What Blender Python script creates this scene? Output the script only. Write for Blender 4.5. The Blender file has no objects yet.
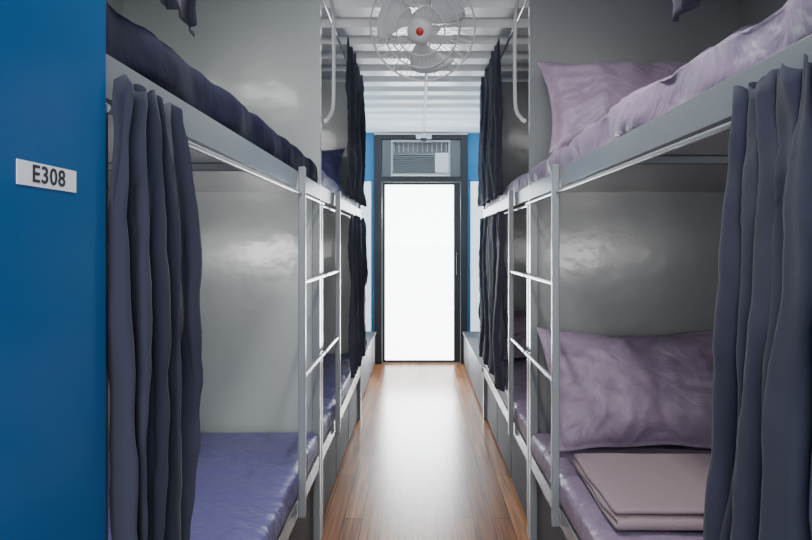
import bpy, bmesh, math, random
from mathutils import Vector, Matrix, noise
random.seed(4)
S=bpy.context.scene
COL=S.collection
H=1.26
# ---------------- materials
def mat(name,col,rough=.5,metal=0,spec=.5,bump=None,vary=None,coat=0,sheen=0):
    m=bpy.data.materials.new(name); m.use_nodes=True
    nt=m.node_tree; b=nt.nodes['Principled BSDF']
    b.inputs['Base Color'].default_value=(*col,1)
    b.inputs['Roughness'].default_value=rough
    b.inputs['Metallic'].default_value=metal
    b.inputs['Specular IOR Level'].default_value=spec
    b.inputs['Coat Weight'].default_value=coat
    b.inputs['Coat Roughness'].default_value=.14
    b.inputs['Sheen Weight'].default_value=sheen
    tc=nt.nodes.new('ShaderNodeTexCoord')
    if vary:
        sc,amt=vary
        n=nt.nodes.new('ShaderNodeTexNoise'); n.inputs['Scale'].default_value=sc; n.inputs['Detail'].default_value=5
        nt.links.new(tc.outputs['Object'],n.inputs['Vector'])
        mx=nt.nodes.new('ShaderNodeMix'); mx.data_type='RGBA'
        mx.inputs['A'].default_value=(*[c*(1-amt) for c in col],1)
        mx.inputs['B'].default_value=(*[min(1,c*(1+amt)) for c in col],1)
        nt.links.new(n.outputs['Fac'],mx.inputs['Factor']); nt.links.new(mx.outputs['Result'],b.inputs['Base Color'])
    if bump:
        sc,st,d=bump
        n=nt.nodes.new('ShaderNodeTexNoise'); n.inputs['Scale'].default_value=sc; n.inputs['Detail'].default_value=4
        nt.links.new(tc.outputs['Object'],n.inputs['Vector'])
        bp=nt.nodes.new('ShaderNodeBump'); bp.inputs['Strength'].default_value=st; bp.inputs['Distance'].default_value=d
        nt.links.new(n.outputs['Fac'],bp.inputs['Height']); nt.links.new(bp.outputs['Normal'],b.inputs['Normal'])
        nt.links.new(bp.outputs['Normal'],b.inputs['Coat Normal'])
    return m
def quilt(name,col,k=26,rough=.5,sheen=.05,con=.08):
    m=mat(name,col,rough,sheen=sheen,spec=.45); nt=m.node_tree; b=nt.nodes['Principled BSDF']
    tc=nt.nodes.new('ShaderNodeTexCoord'); sp=nt.nodes.new('ShaderNodeSeparateXYZ')
    nt.links.new(tc.outputs['UV'],sp.inputs[0])
    def M(op,a,c=None):
        n=nt.nodes.new('ShaderNodeMath'); n.operation=op
        for i,v in enumerate((a,c)):
            if v is None: continue
            if isinstance(v,(int,float)): n.inputs[i].default_value=v
            else: nt.links.new(v,n.inputs[i])
        return n.outputs[0]
    a=M('MULTIPLY',M('ADD',sp.outputs[0],sp.outputs[1]),k); d=M('MULTIPLY',M('SUBTRACT',sp.outputs[0],sp.outputs[1]),k)
    l=M('MULTIPLY',M('ABSOLUTE',M('SINE',a)),M('ABSOLUTE',M('SINE',d)))
    l=M('POWER',l,.35)
    mx=nt.nodes.new('ShaderNodeMix'); mx.data_type='RGBA'
    mx.inputs['A'].default_value=(*[min(1,c*(1+con)) for c in col],1); mx.inputs['B'].default_value=(*[c*.98 for c in col],1)
    nt.links.new(l,mx.inputs['Factor']); nt.links.new(mx.outputs['Result'],b.inputs['Base Color'])
    n=nt.nodes.new('ShaderNodeTexNoise'); n.inputs['Scale'].default_value=7; n.inputs['Detail'].default_value=3; n.inputs['Distortion'].default_value=.8
    nt.links.new(tc.outputs['Object'],n.inputs['Vector'])
    h=M('ADD',M('MULTIPLY',l,-.03),n.outputs['Fac'])
    bp=nt.nodes.new('ShaderNodeBump'); bp.inputs['Strength'].default_value=.7; bp.inputs['Distance'].default_value=.035
    nt.links.new(h,bp.inputs['Height']); nt.links.new(bp.outputs['Normal'],b.inputs['Normal'])
    return m
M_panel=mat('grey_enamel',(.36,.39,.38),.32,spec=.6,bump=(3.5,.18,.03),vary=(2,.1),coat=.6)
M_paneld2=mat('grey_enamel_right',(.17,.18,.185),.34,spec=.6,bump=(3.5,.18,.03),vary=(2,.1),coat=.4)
M_paneld=mat('grey_enamel_dark',(.17,.18,.185),.25,bump=(3.0,.12,.03),vary=(2,.1))
M_rail=mat('rail_grey_paint',(.19,.21,.225),.25,vary=(6,.1))
M_box=mat('storage_grey_paint',(.075,.085,.10),.6,spec=.3,vary=(5,.1))
M_bench=mat('bench_grey_paint',(.045,.052,.062),.6,spec=.3,vary=(5,.1))
M_blue=mat('blue_gloss_paint',(.001,.085,.24),.18,bump=(2.5,.1,.03))
M_blue2=mat('blue_wall_paint',(.01,.20,.42),.35)
M_cur=mat('slate_curtain_cloth',(.036,.037,.058),.9,spec=.2,sheen=.05,bump=(160,.15,.002),vary=(5,.15))
M_sheetL=quilt('periwinkle_sheet',(.095,.09,.25),60)
M_navy=mat('navy_sheet',(.006,.007,.026),.9,spec=.15,bump=(12,.3,.02),vary=(7,.2),sheen=0)
M_mauve=quilt('mauve_sheet',(.235,.175,.275),60)
M_mpil=quilt('mauve_pillowcase',(.225,.168,.245),40,con=.12)
M_blk=mat('taupe_blanket',(.27,.20,.23),.9,bump=(120,.3,.004),sheen=.1)
M_white=mat('white_plastic',(.8,.8,.79),.35)
M_wire=mat('white_wire',(.6,.61,.62),.35)
M_blade=mat('fan_blade',(.62,.64,.67),.3)
M_red=mat('red_badge',(.55,.03,.03),.4)
M_dark=mat('dark_frame',(.014,.017,.022),.4)
M_black=mat('black_ink',(.02,.02,.025),.6)
M_ceil=mat('ceiling_white',(.88,.92,.92),.22,vary=(3,.04))
M_alu=mat('aluminium',(.6,.6,.6),.3,metal=1)
def wood():
    m=bpy.data.materials.new('wood_planks'); m.use_nodes=True; nt=m.node_tree; b=nt.nodes['Principled BSDF']
    tc=nt.nodes.new('ShaderNodeTexCoord'); mp=nt.nodes.new('ShaderNodeMapping')
    mp.inputs['Rotation'].default_value=(0,0,math.radians(90))
    nt.links.new(tc.outputs['Object'],mp.inputs[0])
    br=nt.nodes.new('ShaderNodeTexBrick'); br.inputs['Scale'].default_value=1
    br.inputs['Brick Width'].default_value=.9; br.inputs['Row Height'].default_value=.085
    br.inputs['Mortar Size'].default_value=.0022; br.offset=.37
    br.inputs['Color1'].default_value=(.22,.078,.027,1); br.inputs['Color2'].default_value=(.40,.18,.078,1); br.inputs['Mortar'].default_value=(.04,.016,.008,1)
    nt.links.new(mp.outputs[0],br.inputs['Vector'])
    mp2=nt.nodes.new('ShaderNodeMapping'); mp2.inputs['Scale'].default_value=(38,1.6,1); nt.links.new(tc.outputs['Object'],mp2.inputs[0])
    n=nt.nodes.new('ShaderNodeTexNoise'); n.inputs['Scale'].default_value=1.5; n.inputs['Detail'].default_value=6; nt.links.new(mp2.outputs[0],n.inputs['Vector'])
    mx=nt.nodes.new('ShaderNodeMix'); mx.data_type='RGBA'; mx.blend_type='OVERLAY'; mx.inputs['Factor'].default_value=.85
    nt.links.new(br.outputs['Color'],mx.inputs['A'])
    cr=nt.nodes.new('ShaderNodeValToRGB'); cr.color_ramp.elements[0].position=.3; cr.color_ramp.elements[0].color=(.2,.2,.2,1); cr.color_ramp.elements[1].position=.7; cr.color_ramp.elements[1].color=(.75,.75,.75,1)
    nt.links.new(n.outputs['Fac'],cr.inputs[0]); nt.links.new(cr.outputs[0],mx.inputs['B'])
    nt.links.new(mx.outputs['Result'],b.inputs['Base Color'])
    b.inputs['Roughness'].default_value=.28; b.inputs['Specular IOR Level'].default_value=.22
    return m
M_wood=wood()
def emis(name,col,st):
    m=bpy.data.materials.new(name); m.use_nodes=True; b=m.node_tree.nodes['Principled BSDF']
    b.inputs['Base Color'].default_value=(.8,.8,.8,1); b.inputs['Roughness'].default_value=.3
    b.inputs['Emission Color'].default_value=(*col,1); b.inputs['Emission Strength'].default_value=st
    return m
M_glow=emis('frosted_daylit_glass',(.93,.97,1),9)
M_glow2=emis('frosted_side_glass',(.75,.9,1),1.3)
M_fill_tube=emis('fluorescent_tube',(1,.98,.95),6)  # glow for the tubes of the added fill fixtures
# ---------------- helpers
def link(o,parent=None,m=None):
    COL.objects.link(o)
    if parent: o.parent=parent
    if m: o.data.materials.append(m)
    return o
def empty(name,loc=(0,0,0)):
    e=bpy.data.objects.new(name,None); e.empty_display_size=.05; e.location=loc; COL.objects.link(e); return e
def mesh(name,vs,fs,m,parent=None,smooth=False):
    me=bpy.data.meshes.new(name); me.from_pydata(vs,[],fs); me.update()
    if smooth:
        for p in me.polygons: p.use_smooth=True
    return link(bpy.data.objects.new(name,me),parent,m)
def boxes(name,lst,m,parent=None,bev=.003):
    vs=[];fs=[]
    for (x0,x1,y0,y1,z0,z1) in lst:
        x0,x1=min(x0,x1),max(x0,x1); k=len(vs)
        vs+=[(x,y,z) for x in(x0,x1) for y in(y0,y1) for z in(z0,z1)]
        fs+=[tuple(k+i for i in f) for f in [(0,1,3,2),(4,6,7,5),(0,4,5,1),(2,3,7,6),(0,2,6,4),(1,5,7,3)]]
    o=mesh(name,vs,fs,m,parent)
    if bev:
        b=o.modifiers.new('bevel','BEVEL'); b.width=bev; b.segments=2
    return o
def box(name,x0,x1,y0,y1,z0,z1,m,parent=None,bev=.003):
    return boxes(name,[(x0,x1,y0,y1,z0,z1)],m,parent,bev)
def tubes(name,paths,r,m,parent=None,cyc=False,seg=3):
    cu=bpy.data.curves.new(name,'CURVE'); cu.dimensions='3D'; cu.bevel_depth=r; cu.bevel_resolution=seg; cu.use_fill_caps=True
    for p in paths:
        sp=cu.splines.new('POLY'); sp.points.add(len(p)-1)
        for i,q in enumerate(p): sp.points[i].co=(*q,1)
        sp.use_cyclic_u=cyc; sp.use_smooth=True
    return link(bpy.data.objects.new(name,cu),parent,m)
def smoothpath(pts,n=8):
    P=[Vector(p) for p in pts]; P=[P[0]]+P+[P[-1]]; out=[]
    for i in range(1,len(P)-2):
        for k in range(n):
            t=k/n; a,b,c,d=P[i-1],P[i],P[i+1],P[i+2]
            out.append(.5*((2*b)+(c-a)*t+(2*a-5*b+4*c-d)*t*t+(3*b-a-3*c+d)*t**3))
    out.append(P[-2]); return [tuple(v) for v in out]
def lathe(name,prof,m,parent=None,n=32):
    vs=[];fs=[]
    for (r,z) in prof:
        for i in range(n):
            a=2*math.pi*i/n; vs.append((r*math.cos(a),r*math.sin(a),z))
    for j in range(len(prof)-1):
        for i in range(n):
            fs.append((j*n+i,j*n+(i+1)%n,(j+1)*n+(i+1)%n,(j+1)*n+i))
    fs.append(tuple(range(n))[::-1]); fs.append(tuple((len(prof)-1)*n+i for i in range(n)))
    return mesh(name,vs,fs,m,parent,True)
def uvproj(o,fn):
    me=o.data; uv=me.uv_layers.new(name='UVMap')
    for l in me.loops: uv.data[l.index].uv=fn(me.vertices[l.vertex_index].co)
def slab(name,x0,x1,y0,y1,z0,z1,m,parent=None,amp=.008,fr=5,seed=0,step=.03,r=.035,hump=None):
    x0,x1=min(x0,x1),max(x0,x1)
    bm=bmesh.new()
    nx=max(3,int((x1-x0)/step)); ny=max(3,int((y1-y0)/step)); nz=max(4,int((z1-z0)/.018))
    idx={}
    def V(i,j,k):
        if (i,j,k) not in idx:
            p=Vector((x0+(x1-x0)*i/nx,y0+(y1-y0)*j/ny,z0+(z1-z0)*k/nz))
            rz=min(r,(z1-z0)/2)
            c=Vector((min(max(p.x,x0+r),x1-r),min(max(p.y,y0+r),y1-r),min(max(p.z,z0+rz),z1-rz)))
            d=p-c
            if d.length>1e-6:
                mx=max(abs(d.x),abs(d.y),abs(d.z)); p=c+d.normalized()*mx
            nv=noise.noise(Vector((p.x*fr+seed,p.y*fr,p.z*fr*1.3)))*amp+noise.noise(Vector((p.x*fr*3,p.y*fr*3+seed,p.z*fr*2)))*amp*.5
            if k>0:
                if k==nz: p.z+=nv
                else: p.x+=nv*(1 if p.x>(x0+x1)/2 else -1)
                if hump: p.z+=hump(p.y)*k/nz
            idx[(i,j,k)]=bm.verts.new(p)
        return idx[(i,j,k)]
    for i in range(nx):
        for j in range(ny):
            bm.faces.new((V(i,j,0),V(i,j+1,0),V(i+1,j+1,0),V(i+1,j,0)))
            bm.faces.new((V(i,j,nz),V(i+1,j,nz),V(i+1,j+1,nz),V(i,j+1,nz)))
    for i in range(nx):
        for k in range(nz):
            bm.faces.new((V(i,0,k),V(i+1,0,k),V(i+1,0,k+1),V(i,0,k+1)))
            bm.faces.new((V(i,ny,k),V(i,ny,k+1),V(i+1,ny,k+1),V(i+1,ny,k)))
    for j in range(ny):
        for k in range(nz):
            bm.faces.new((V(0,j,k),V(0,j,k+1),V(0,j+1,k+1),V(0,j+1,k)))
            bm.faces.new((V(nx,j,k),V(nx,j+1,k),V(nx,j+1,k+1),V(nx,j,k+1)))
    me=bpy.data.meshes.new(name); bm.to_mesh(me); bm.free()
    for p in me.polygons: p.use_smooth=True
    o=link(bpy.data.objects.new(name,me),parent,m)
    uvproj(o,lambda c:(c.x+c.z*.7,c.y))
    return o
def pillow(name,w,h,t,M,m,seed=0,flange=.018):
    n=60; nm=44; vs=[];fs=[];uvs=[]
    for s in (1,-1):
        for j in range(nm+1):
            for i in range(n+1):
                u=-1+2*i/n; v=-1+2*j/nm
                fx=w/2-flange; fz=h/2-flange
                uu=min(1,abs(u)*(w/2)/fx); vv=min(1,abs(v)*(h/2)/fz)
                hgt=max(0,(1-uu**2.4))**.6*max(0,(1-vv**2.4))**.6
                pin=1-.09*(1-abs(v)**2)*abs(u)**2
                pin2=1-.13*(1-abs(u)**2)*abs(v)**2
                x=u*w/2*pin; z=v*h/2*pin2+.012*noise.noise(Vector((u*2.5+seed,v,7)))*abs(v)
                wr=noise.noise(Vector((x*6+seed,z*6,s)))*.028+noise.noise(Vector((x*15+seed,z*10,s*2)))*.012
                e=max(abs(u),abs(v))
                wr+=.008*noise.noise(Vector((math.atan2(v,u)*7,e*1.2,seed)))*e*e*3
                y=s*(t/2*hgt+wr*min(1,hgt*1.6))+s*.0015+.006*noise.noise(Vector((u*4,v*4,seed)))
                vs.append(M@Vector((x,y,z))); uvs.append((x,z))
    N=(n+1)*(nm+1)
    for s in (0,1):
        for j in range(nm):
            for i in range(n):
                a=s*N+j*(n+1)+i; f=(a,a+1,a+n+2,a+n+1)
                fs.append(f if s else f[::-1])
    ring=[i for i in range(n+1)]+[j*(n+1)+n for j in range(1,nm+1)]+[nm*(n+1)+i for i in range(n-1,-1,-1)]+[j*(n+1) for j in range(nm-1,0,-1)]
    for a,b in zip(ring,ring[1:]+ring[:1]): fs.append((a,b,b+N,a+N))
    o=mesh(name,[tuple(v) for v in vs],fs,m,None,True)
    uv=o.data.uv_layers.new(name='UVMap')
    for l in o.data.loops: uv.data[l.index].uv=uvs[l.vertex_index]
    return o
def curtain(name,x,y0,y1,zt,zb,nf,amp,seed=0,shape=None,xs=None):
    n=nf*18; k=50; vs=[];fs=[]
    for j in range(k+1):
        v=j/k; z=zt+(zb-zt)*v
        a=amp*(.55+.45*min(1,v*3))
        yy0,yy1=(y0,y1) if not shape else shape(v)
        for i in range(n+1):
            u=i/n
            uw=u+.13*noise.noise(Vector((u*3+seed,v*2.2,0)))
            ph=2*math.pi*nf*uw
            sn=math.sin(ph); sn=math.copysign(abs(sn)**.8,sn)*(.75+.5*noise.noise(Vector((u*4,v*2,seed+9))))
            d=sn+.5*math.sin(ph*.5+seed+v*1.8)+.3*math.sin(ph*2.1+seed*2+v*3)*(1-.5*v)+.8*noise.noise(Vector((u*5,v*3,seed)))
            yy=yy0+(yy1-yy0)*u+.020*math.cos(ph+v)*min(1,v*4+.2)+.018*noise.noise(Vector((u*6,v*7,seed+3)))
            px=x+a*d*.72+.005*noise.noise(Vector((u*14,v*22,seed)))
            vs.append((px,yy,z+.007*math.sin(ph*1.3+seed)*(1 if j==0 else 0)))
    for j in range(k):
        for i in range(n):
            q=j*(n+1)+i; fs.append((q,q+1,q+n+2,q+n+1))
    o=mesh(name,vs,fs,M_cur,None,True)
    s=o.modifiers.new('thick','SOLIDIFY'); s.thickness=.002
    return o
# ---------------- room shell
XL,XR=-1.27,1.38; YB=7.0; ZC=2.45; YF=-.9
box('floor',XL,XR,YF,YB+.1,-.06,0,M_wood,bev=0)
box('wall_left',XL-.06,XL,YF,YB+.1,0,ZC+.05,M_blue2,bev=0)
box('wall_right',XR,XR+.06,YF,YB+.1,0,ZC+.05,M_blue2,bev=0)
vs=[];fs=[];y=YF;pit=.30;dp=.036
prof=[]
while y<YB+.08:
    prof+=[(y,0),(y+.13,0),(y+.165,dp),(y+.265,dp)]; y+=pit
for (yy,dz) in prof: vs+=[(XL,yy,ZC+dz),(XR,yy,ZC+dz),(XL,yy,ZC+.08),(XR,yy,ZC+.08)]
for i in range(len(prof)-1):
    a=i*4;b=a+4; fs+=[(a,a+1,b+1,b),(a+2,b+2,b+3,a+3)]
mesh('ceiling',vs,fs,M_ceil)
boxes('wall_back',[(XL,-.95,YB,YB+.08,0,ZC),(1.0,XR,YB,YB+.08,0,ZC),(-.95,-.47,YB,YB+.08,0,.22),(.53,1.0,YB,YB+.08,0,.22),
  (-.95,-.47,YB,YB+.08,1.97,ZC),(.53,1.0,YB,YB+.08,1.97,ZC)],M_blue2,bev=0)
for i,(a,b) in enumerate(((-.95,-.47),(.53,1.0))):
    w=empty('window_%d'%(i+1))
    def L(n,*c,m=M_blue2): return box(n,*c,m,w)
    L('glass',a+.03,b-.03,YB+.035,YB+.045,.25,1.94,m=M_glow2)
    L('frame_top',a,b,YB,YB+.07,1.94,1.969); L('frame_bottom',a,b,YB,YB+.07,.221,.25)
    L('frame_l',a+.001,a+.03,YB,YB+.07,.25,1.94); L('frame_r',b-.03,b-.001,YB,YB+.07,.25,1.94)
d=empty('door_1')
boxes('frame',[(-.465,-.385,YB-.03,YB+.07,0,2.43),(.455,.525,YB-.03,YB+.07,0,2.43),(-.385,.455,YB-.03,YB+.07,2.38,2.43),(-.385,.455,YB-.03,YB+.07,1.93,1.985)],M_dark,d)
boxes('door_leaf_frame',[(-.38,-.35,YB,YB+.04,.01,1.925),(.38,.45,YB,YB+.04,.01,1.925),(-.35,.38,YB,YB+.04,1.90,1.925),(-.35,.38,YB,YB+.04,.01,.035)],M_dark,d)
box('glass',-.35,.38,YB+.015,YB+.025,.035,1.90,M_glow,d,bev=0)
boxes('transom_panel',[(-.385,-.29,YB,YB+.04,1.985,2.38),(.345,.455,YB,YB+.04,1.985,2.38),(-.29,.345,YB,YB+.04,2.365,2.38)],M_paneld,d)
tubes('door_handle',[smoothpath([(.415,YB,.95),(.415,YB-.04,.96),(.415,YB-.045,1.06),(.415,YB-.04,1.16),(.415,YB,1.17)])],.009,M_dark,d)
ac=empty('window_air_conditioner')
M_ac=mat('ac_plastic',(.42,.43,.42),.4)
boxes('casing',[(-.285,.34,YB-.10,YB+.1,1.99,2.015),(-.285,.34,YB-.10,YB+.1,2.34,2.362),(-.285,-.262,YB-.10,YB+.1,2.015,2.34),(.318,.34,YB-.10,YB+.1,2.015,2.34),(-.262,.318,YB+.0,YB+.1,2.015,2.34)],M_ac,ac)
boxes('grille_slats',[(-.262,.17,YB-.09,YB-.005,2.03+i*.022,2.036+i*.022) for i in range(9)],M_ac,ac,bev=.001)
boxes('outlet_louvres',[(-.255+i*.05,-.25+i*.05,YB-.095,YB-.01,2.24,2.335) for i in range(12)],M_white,ac,bev=.001)
box('control_panel',.18,.318,YB-.10,YB-.005,2.02,2.225,M_white,ac)
# ---------------- lights
def area(name,loc,rot,sx,sy,p,col=(1,1,1),parent=None):
    l=bpy.data.lights.new(name,'AREA'); l.shape='RECTANGLE'; l.size=sx; l.size_y=sy; l.energy=p; l.color=col
    o=bpy.data.objects.new(name,l); o.location=loc; o.rotation_euler=rot; COL.objects.link(o)
    if parent: o.parent=parent
    return o
# ---------------- bunks
def bunk(s,xf,xw,y0,y1,lad,pw):
    e=empty('bunk_bed')
    X=lambda v:s*v
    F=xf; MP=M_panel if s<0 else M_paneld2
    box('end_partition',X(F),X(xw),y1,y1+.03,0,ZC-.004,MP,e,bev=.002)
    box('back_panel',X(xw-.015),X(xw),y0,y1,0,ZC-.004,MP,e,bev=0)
    boxes('upper_rail',[(X(F),X(F+.006),y0,y1,1.455,1.515),(X(F+.006),X(F+.045),y0,y1,1.455,1.462)],M_rail,e,bev=.001)
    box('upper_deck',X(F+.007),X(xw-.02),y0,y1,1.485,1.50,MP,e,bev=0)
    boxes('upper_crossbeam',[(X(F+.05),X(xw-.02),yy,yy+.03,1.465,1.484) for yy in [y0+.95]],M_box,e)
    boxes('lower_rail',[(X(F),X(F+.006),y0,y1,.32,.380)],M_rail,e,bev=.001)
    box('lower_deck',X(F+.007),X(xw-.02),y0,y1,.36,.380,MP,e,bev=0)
    boxes('post',[(X(F-.002),X(F+.03),y1-.032,y1-.001,0,1.45),(X(F-.002),X(F+.03),y0+.001,y0+.03,0,1.45)],M_rail,e)
    n=3; L=(y1-y0-.1)/n
    for i in range(n):
        a=y0+.05+i*L
        box('storage_drawer_%d'%(i+1),X(F+.02),X(xw-.03),a+.01,a+L-.01,.015,.315,M_box,e,bev=.004)
    la,lb=lad
    xr=X(F-.015)
    yp=la if abs(la-y0)>.1 else lb
    boxes('ladder_post',[(X(F-.028),X(F-.003),yp-.012,yp+.012,.32,1.53)],M_rail,e,bev=.005)
    tubes('ladder_rung',[[(xr,la,z),(xr,lb,z)] for z in (.80,1.13)],.0085,M_rail,e)
    for k,(z,p) in enumerate(((1.22,pw[0]),(2.33,pw[1]))):
        xc=X((F+xw)/2+.22)
        box('bunk_lamp_%d'%(k+1),xc-.2,xc+.2,y0+.02,y0+.06,z-.03,z+.03,M_white,e)  # made-up housing for the bunk fill light
        area('bunk_lamp_glow_%d'%(k+1),(xc,y0+.07,z-.01),(math.radians(75),0,0),.38,.12,p,(1,.98,.96),e)  # fill light added to brighten the bunk interior and its panels
    return e
FL,FR=.415,.475
Y0,Y1,Y2,Y3=.85,2.80,2.83,4.78; Y0R=.70
b1=bunk(-1,FL,-XL-.001,Y0,Y1,(2.27,2.8),(8,3.2))
b2=bunk(-1,FL,-XL-.001,Y2,Y3,(2.83,3.28),(2.5,3.5))
b3=bunk(1,FR,XR-.001,Y0R,Y1,(2.2,2.8),(6.5,2.2))
b4=bunk(1,FR,XR-.001,Y2,Y3,(2.83,3.25),(2.5,2))
for s,F,e in ((-1,FL,b2),(1,FR,b4)):
    x=s*(F-.013)
    tubes('grab_hoop',[smoothpath([(x,2.86,1.80),(x,2.95,1.83),(x,3.1,1.90),(x,3.14,2.02),(x,3.14,2.25),(x,3.1,2.37),(x,2.95,2.42),(x,2.86,2.43)],6)],.009,M_wire,e)
    tubes('curtain_rod',[[(s*(F+.012),Y2,z),(s*(F+.012),Y3,z)] for z in (2.36,1.435)],.006,M_alu,e)
for s,F,e in ((-1,FL,b1),(1,FR,b3)):
    tubes('curtain_rod',[[(s*(F+.012),Y0,2.36),(s*(F+.012),Y1,2.36)]],.006,M_alu,e)
    tubes('lower_curtain_rod',[[(s*(F-.012),Y0,1.437),(s*(F-.012),Y1,1.437)]],.006,M_rail,e)
box('wall_partition_left',-.40,-1.268,-.6,.845,0,ZC-.004,M_blue,bev=.002)
box('wall_partition_right',.475,1.378,-.6,.695,0,ZC-.004,M_blue,bev=.002)
slab('mattress',-FL+.001,XL+.03,Y0+.035,Y1-.034,.382,.480,M_sheetL,amp=.008,seed=1,r=.022)
slab('mattress',-FL+.001,XL+.03,Y2+.035,Y3-.035,.382,.480,M_sheetL,amp=.008,seed=2,r=.022)
slab('mattress',-FL-.008,XL+.03,Y0+.01,Y1-.003,1.501,1.612,M_navy,amp=.016,seed=3)
slab('mattress',-FL-.008,XL+.03,Y2+.003,Y3-.003,1.501,1.60,M_sheetL,amp=.012,seed=4)
slab('mattress',FR-.001,XR-.03,Y0R+.035,Y1-.034,.382,.474,M_mauve,amp=.008,seed=5,r=.022)
slab('mattress',FR-.001,XR-.03,Y2+.035,Y3-.035,.382,.478,M_mauve,amp=.008,seed=6,r=.022)
slab('mattress',FR+.008,XR-.03,Y0R+.01,Y1-.003,1.501,1.60,M_mauve,amp=.026,seed=7,hump=lambda y:.02*max(0,math.sin((y-1.0)*2.6)))
slab('mattress',FR+.008,XR-.03,Y2+.003,Y3-.003,1.501,1.60,M_mauve,amp=.012,seed=8)
def PM(x,y,z,tilt,yaw=0,roll=0):
    return Matrix.Translation((x,y,z))@Matrix.Rotation(math.radians(yaw),4,'Z')@Matrix.Rotation(math.radians(tilt),4,'X')@Matrix.Rotation(math.radians(roll),4,'Y')
pillow('pillow',.76,.50,.20,PM(.86,2.55,.705,-30,0,0),M_mpil,1)
pillow('pillow',.76,.46,.22,PM(.865,2.57,1.81,-28,0,-1),M_mpil,5)
pillow('pillow',.62,.42,.15,PM(-.82,4.5,1.78,-40),M_sheetL,9)
pillow('pillow',.66,.42,.15,PM(.86,4.5,.655,-40),M_mpil,12)
def blanket():
    ya,yb=1.79,2.27; g=.0095; z=.493
    pts=[]; dirn=-1
    for L in range(3):
        a,b=(yb,ya) if dirn<0 else (ya,yb)
        for k in range(24): pts.append((a+(b-a)*k/24,z+L*2*g))
        if L<2:
            for k in range(7):
                th=math.pi*k/6; pts.append((b+dirn*g*math.sin(th),z+L*2*g+g*(1-math.cos(th))))
        else: pts.append((b,z+L*2*g))
        dirn*=-1
    nx=26; vs=[];fs=[]
    for i in range(nx+1):
        x=.535+.66*i/nx
        for j,(y,zz) in enumerate(pts):
            vs.append((x+.010*noise.noise(Vector((y*5,zz*60,1))),y+.010*noise.noise(Vector((x*4,zz*30,2))),zz+.003*noise.noise(Vector((x*8,y*8,5)))))
    m=len(pts)
    for i in range(nx):
        for j in range(m-1):
            q=i*m+j; fs.append((q,q+1,q+m+1,q+m))
    o=mesh('folded_blanket',vs,fs,M_blk,None,True)
    s=o.modifiers.new('t','SOLIDIFY'); s.thickness=.0175; s.offset=0
    b=o.modifiers.new('s','SUBSURF'); b.levels=1; b.render_levels=1
blanket()
def shL(v): return (.848, 1.08+.095*min(1,v*2.2)-.15*max(0,(v-.45)))
curtain('curtain',-.390,.85,1.2,1.478,.34,5,.026,seed=1.7,shape=shL)
def shR(v): return (.71, .945+.045*min(1,v*1.3))
curtain('curtain',.455,.71,1.02,1.478,.34,6,.026,seed=4.4,shape=shR)
curtain('curtain',-.40,.87,1.20,2.40,1.645,5,.018,seed=6)
curtain('curtain',.46,.72,1.17,2.40,1.66,6,.018,seed=7)
curtain('curtain',-.385,3.6,4.74,2.40,1.535,7,.024,seed=9)
curtain('curtain',-.385,3.8,4.74,1.44,.49,7,.024,seed=10)
curtain('curtain',.445,3.6,4.74,2.40,1.535,7,.024,seed=12)
curtain('curtain',.445,3.45,4.74,1.44,.49,8,.024,seed=14)
for s,x0,x1 in ((-1,-.45,XL+.02),(1,.48,XR-.02)):
    e=empty('storage_bench')
    box('body',x0,x1,4.83,6.9,.02,.33,M_bench,e); box('lid',x0+s*-.012,x1,4.83,6.9,.332,.355,M_bench,e)
    boxes('foot',[(x0+s*.05,x0+s*.1,yy,yy+.05,0,.02) for yy in (4.9,6.8)],M_dark,e)
sg=empty('room_number_sign')
box('plate',-.3998,-.3988,.655,.768,1.321,1.346,mat('sign_white',(.75,.77,.77),.6,spec=.2),sg,bev=0)
tc=bpy.data.curves.new('lettering','FONT'); tc.body='E308'; tc.size=.0255; tc.extrude=.0002; tc.align_x='CENTER'; tc.align_y='CENTER'; tc.offset=.0004; tc.space_character=1.08
t=link(bpy.data.objects.new('lettering',tc),sg,M_black); t.location=(-.3985,.7115,1.3335); t.rotation_euler=(math.pi/2,0,math.pi/2); t.scale=(1.2,1,1)
# ---------------- fan
fan=empty('ceiling_fan')
C=Vector((.02,3.0,2.25)); ax=Vector((-.16,-1,-.55)).normalized()
R=ax.to_track_quat('Z','Y').to_matrix().to_4x4(); T=Matrix.Translation(C)@R
def TT(o): o.data.transform(T); return o
Rr=.24
def prof_f(r): return .075*(1-(r/Rr)**2.4)
def prof_b(r): return -.085*(1-(r/Rr)**3)
wf=[];wb=[]
for i in range(60):
    a=2*math.pi*i/60
    wf.append([(r*math.cos(a+.5*(Rr-r)),r*math.sin(a+.5*(Rr-r)),prof_f(r)) for r in [.045+(Rr-.045)*k/9 for k in range(10)]])
for i in range(36):
    a=2*math.pi*i/36
    wb.append([(r*math.cos(a),r*math.sin(a),prof_b(r)) for r in [.06+(Rr-.06)*k/9 for k in range(10)]])
TT(tubes('cage_front_wires',wf,.0015,M_wire,fan,seg=1)); TT(tubes('cage_back_wires',wb,.0014,M_wire,fan,seg=1))
rings=[(Rr,0),(Rr,.012),(.17,prof_f(.17)),(.11,prof_f(.11)),(.17,prof_b(.17))]
TT(tubes('cage_rings',[[(r*math.cos(2*math.pi*i/64),r*math.sin(2*math.pi*i/64),z) for i in range(64)] for r,z in rings],.0035,M_wire,fan,cyc=True))
TT(lathe('hub_cap',[(.001,.088),(.03,.087),(.058,.08),(.06,.07),(.03,.062)],M_wire,fan))
TT(lathe('badge',[(.001,.092),(.015,.0915),(.018,.087)],M_red,fan))
TT(lathe('blade_boss',[(.02,.045),(.04,.04),(.045,0),(.04,-.02)],M_white,fan))
vs=[];fs=[]
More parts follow.
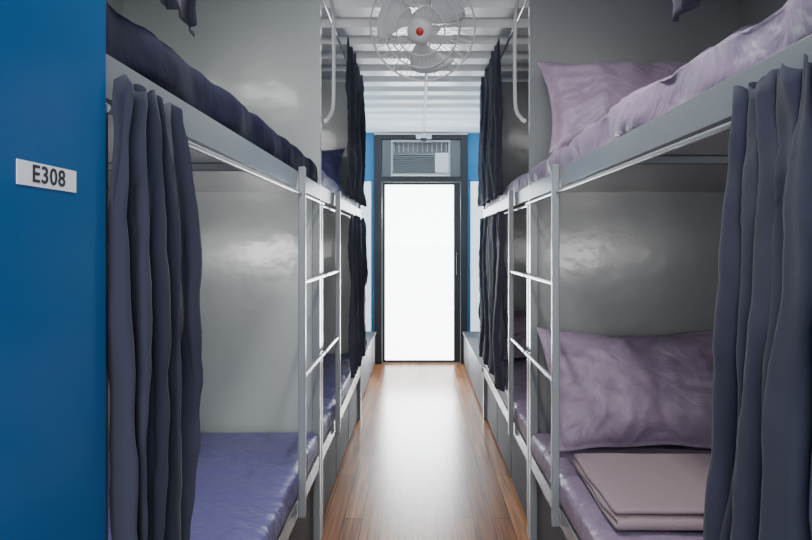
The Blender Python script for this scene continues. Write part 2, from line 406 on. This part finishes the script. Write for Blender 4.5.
for b in range(3):
    a0=b*2*math.pi/3+.4; k0=len(vs)
    for i in range(9):
        r=.04+.165*i/8; wdt=.28+.62*math.sin(min(1,i/7)*math.pi*.62)
        for j in range(7):
            q=(j/6-.5); a=a0+q*wdt*1.3+ .35*(i/8)
            vs.append((r*math.cos(a),r*math.sin(a),q*.05+.01+.01*math.cos(q*3)))
    for i in range(8):
        for j in range(6):
            q=k0+i*7+j; fs.append((q,q+1,q+8,q+7))
o=TT(mesh('blades',vs,fs,M_blade,fan,True)); m=o.modifiers.new('t','SOLIDIFY'); m.thickness=.003
TT(lathe('motor_housing',[(.03,-.20),(.055,-.195),(.07,-.17),(.075,-.12),(.07,-.09),(.05,-.08),(.02,-.02)],M_white,fan))
mt=T@Vector((0,0,-.15))
tubes('mount_arm',[[tuple(mt),(mt.x,mt.y,ZC-.04)]],.018,M_white,fan)
o=lathe('ceiling_canopy',[(.02,-.05),(.05,-.045),(.07,-.015),(.072,0)],M_white,fan); o.location=(mt.x,mt.y,ZC-.001)
cd=empty('security_camera')
tubes('conduit',[smoothpath([(.06,3.4,ZC-.012),(.06,5.5,ZC-.012),(.06,6.7,ZC-.012),(.06,6.78,ZC-.03),(.06,6.78,ZC-.06)])],.012,M_wire,cd)
boxes('body',[(-.02,.14,6.74,6.83,2.36,2.40)],M_wire,cd,bev=.01)
o=lathe('lens_dome',[(.002,-.035),(.02,-.03),(.032,-.01),(.034,0)],M_black,cd); o.location=(.06,6.785,2.36)
lt=empty('fluorescent_light')  # invented ceiling fixture above the view, added as fill light
box('tray',-.05,.05,.9,2.1,2.40,ZC-.003,M_white,lt); tubes('tube',[[(0,.95,2.385),(0,2.05,2.385)]],.013,M_fill_tube,lt)
area('tube_lamp',(0,1.5,2.36),(0,0,0),.1,1.1,26,(1,.98,.95),lt)  # soft fill from the added ceiling fixture
for s,xw in ((-1,XL),(1,XR)):
    wl=empty('wall_lamp')  # invented fixtures hidden behind the bunks, added to brighten the ceiling
    box('back_plate',xw,xw-s*.02,5.4,6.4,2.0,2.08,M_white,wl)
    boxes('trough',[(xw-s*.02,xw-s*.10,5.4,6.4,2.0,2.01),(xw-s*.09,xw-s*.10,5.4,6.4,2.01,2.06)],M_white,wl)
    tubes('tube',[[(xw-s*.055,5.43,2.03),(xw-s*.055,6.37,2.03)]],.012,M_fill_tube,wl)
    area('uplight',(xw-s*.055,5.9,2.05),(0,math.radians(180-s*-35),0),.06,.9,22,(.97,.99,1),wl)  # fill aimed up at the ceiling
area('entrance_daylight',(0,-.85,1.35),(math.radians(102),0,0),.75,1.7,40,(.95,.98,1))  # fill light added behind the camera; no entrance is modelled
area('door_daylight',(.015,YB-.14,1.0),(math.radians(-120),0,0),.7,1.8,100,(.93,.97,1))
w=bpy.data.worlds.new('World'); S.world=w; w.use_nodes=True
w.node_tree.nodes['Background'].inputs[0].default_value=(.85,.92,1,1); w.node_tree.nodes['Background'].inputs[1].default_value=.9
# ---------------- camera
c=bpy.data.cameras.new('camera'); c.sensor_width=36; c.lens=658/812*36; c.clip_start=.02
c.shift_x=-12/812; c.shift_y=-25/812
co=bpy.data.objects.new('camera',c); co.location=(0,0,H); co.rotation_euler=(math.pi/2,0,0); COL.objects.link(co); S.camera=co
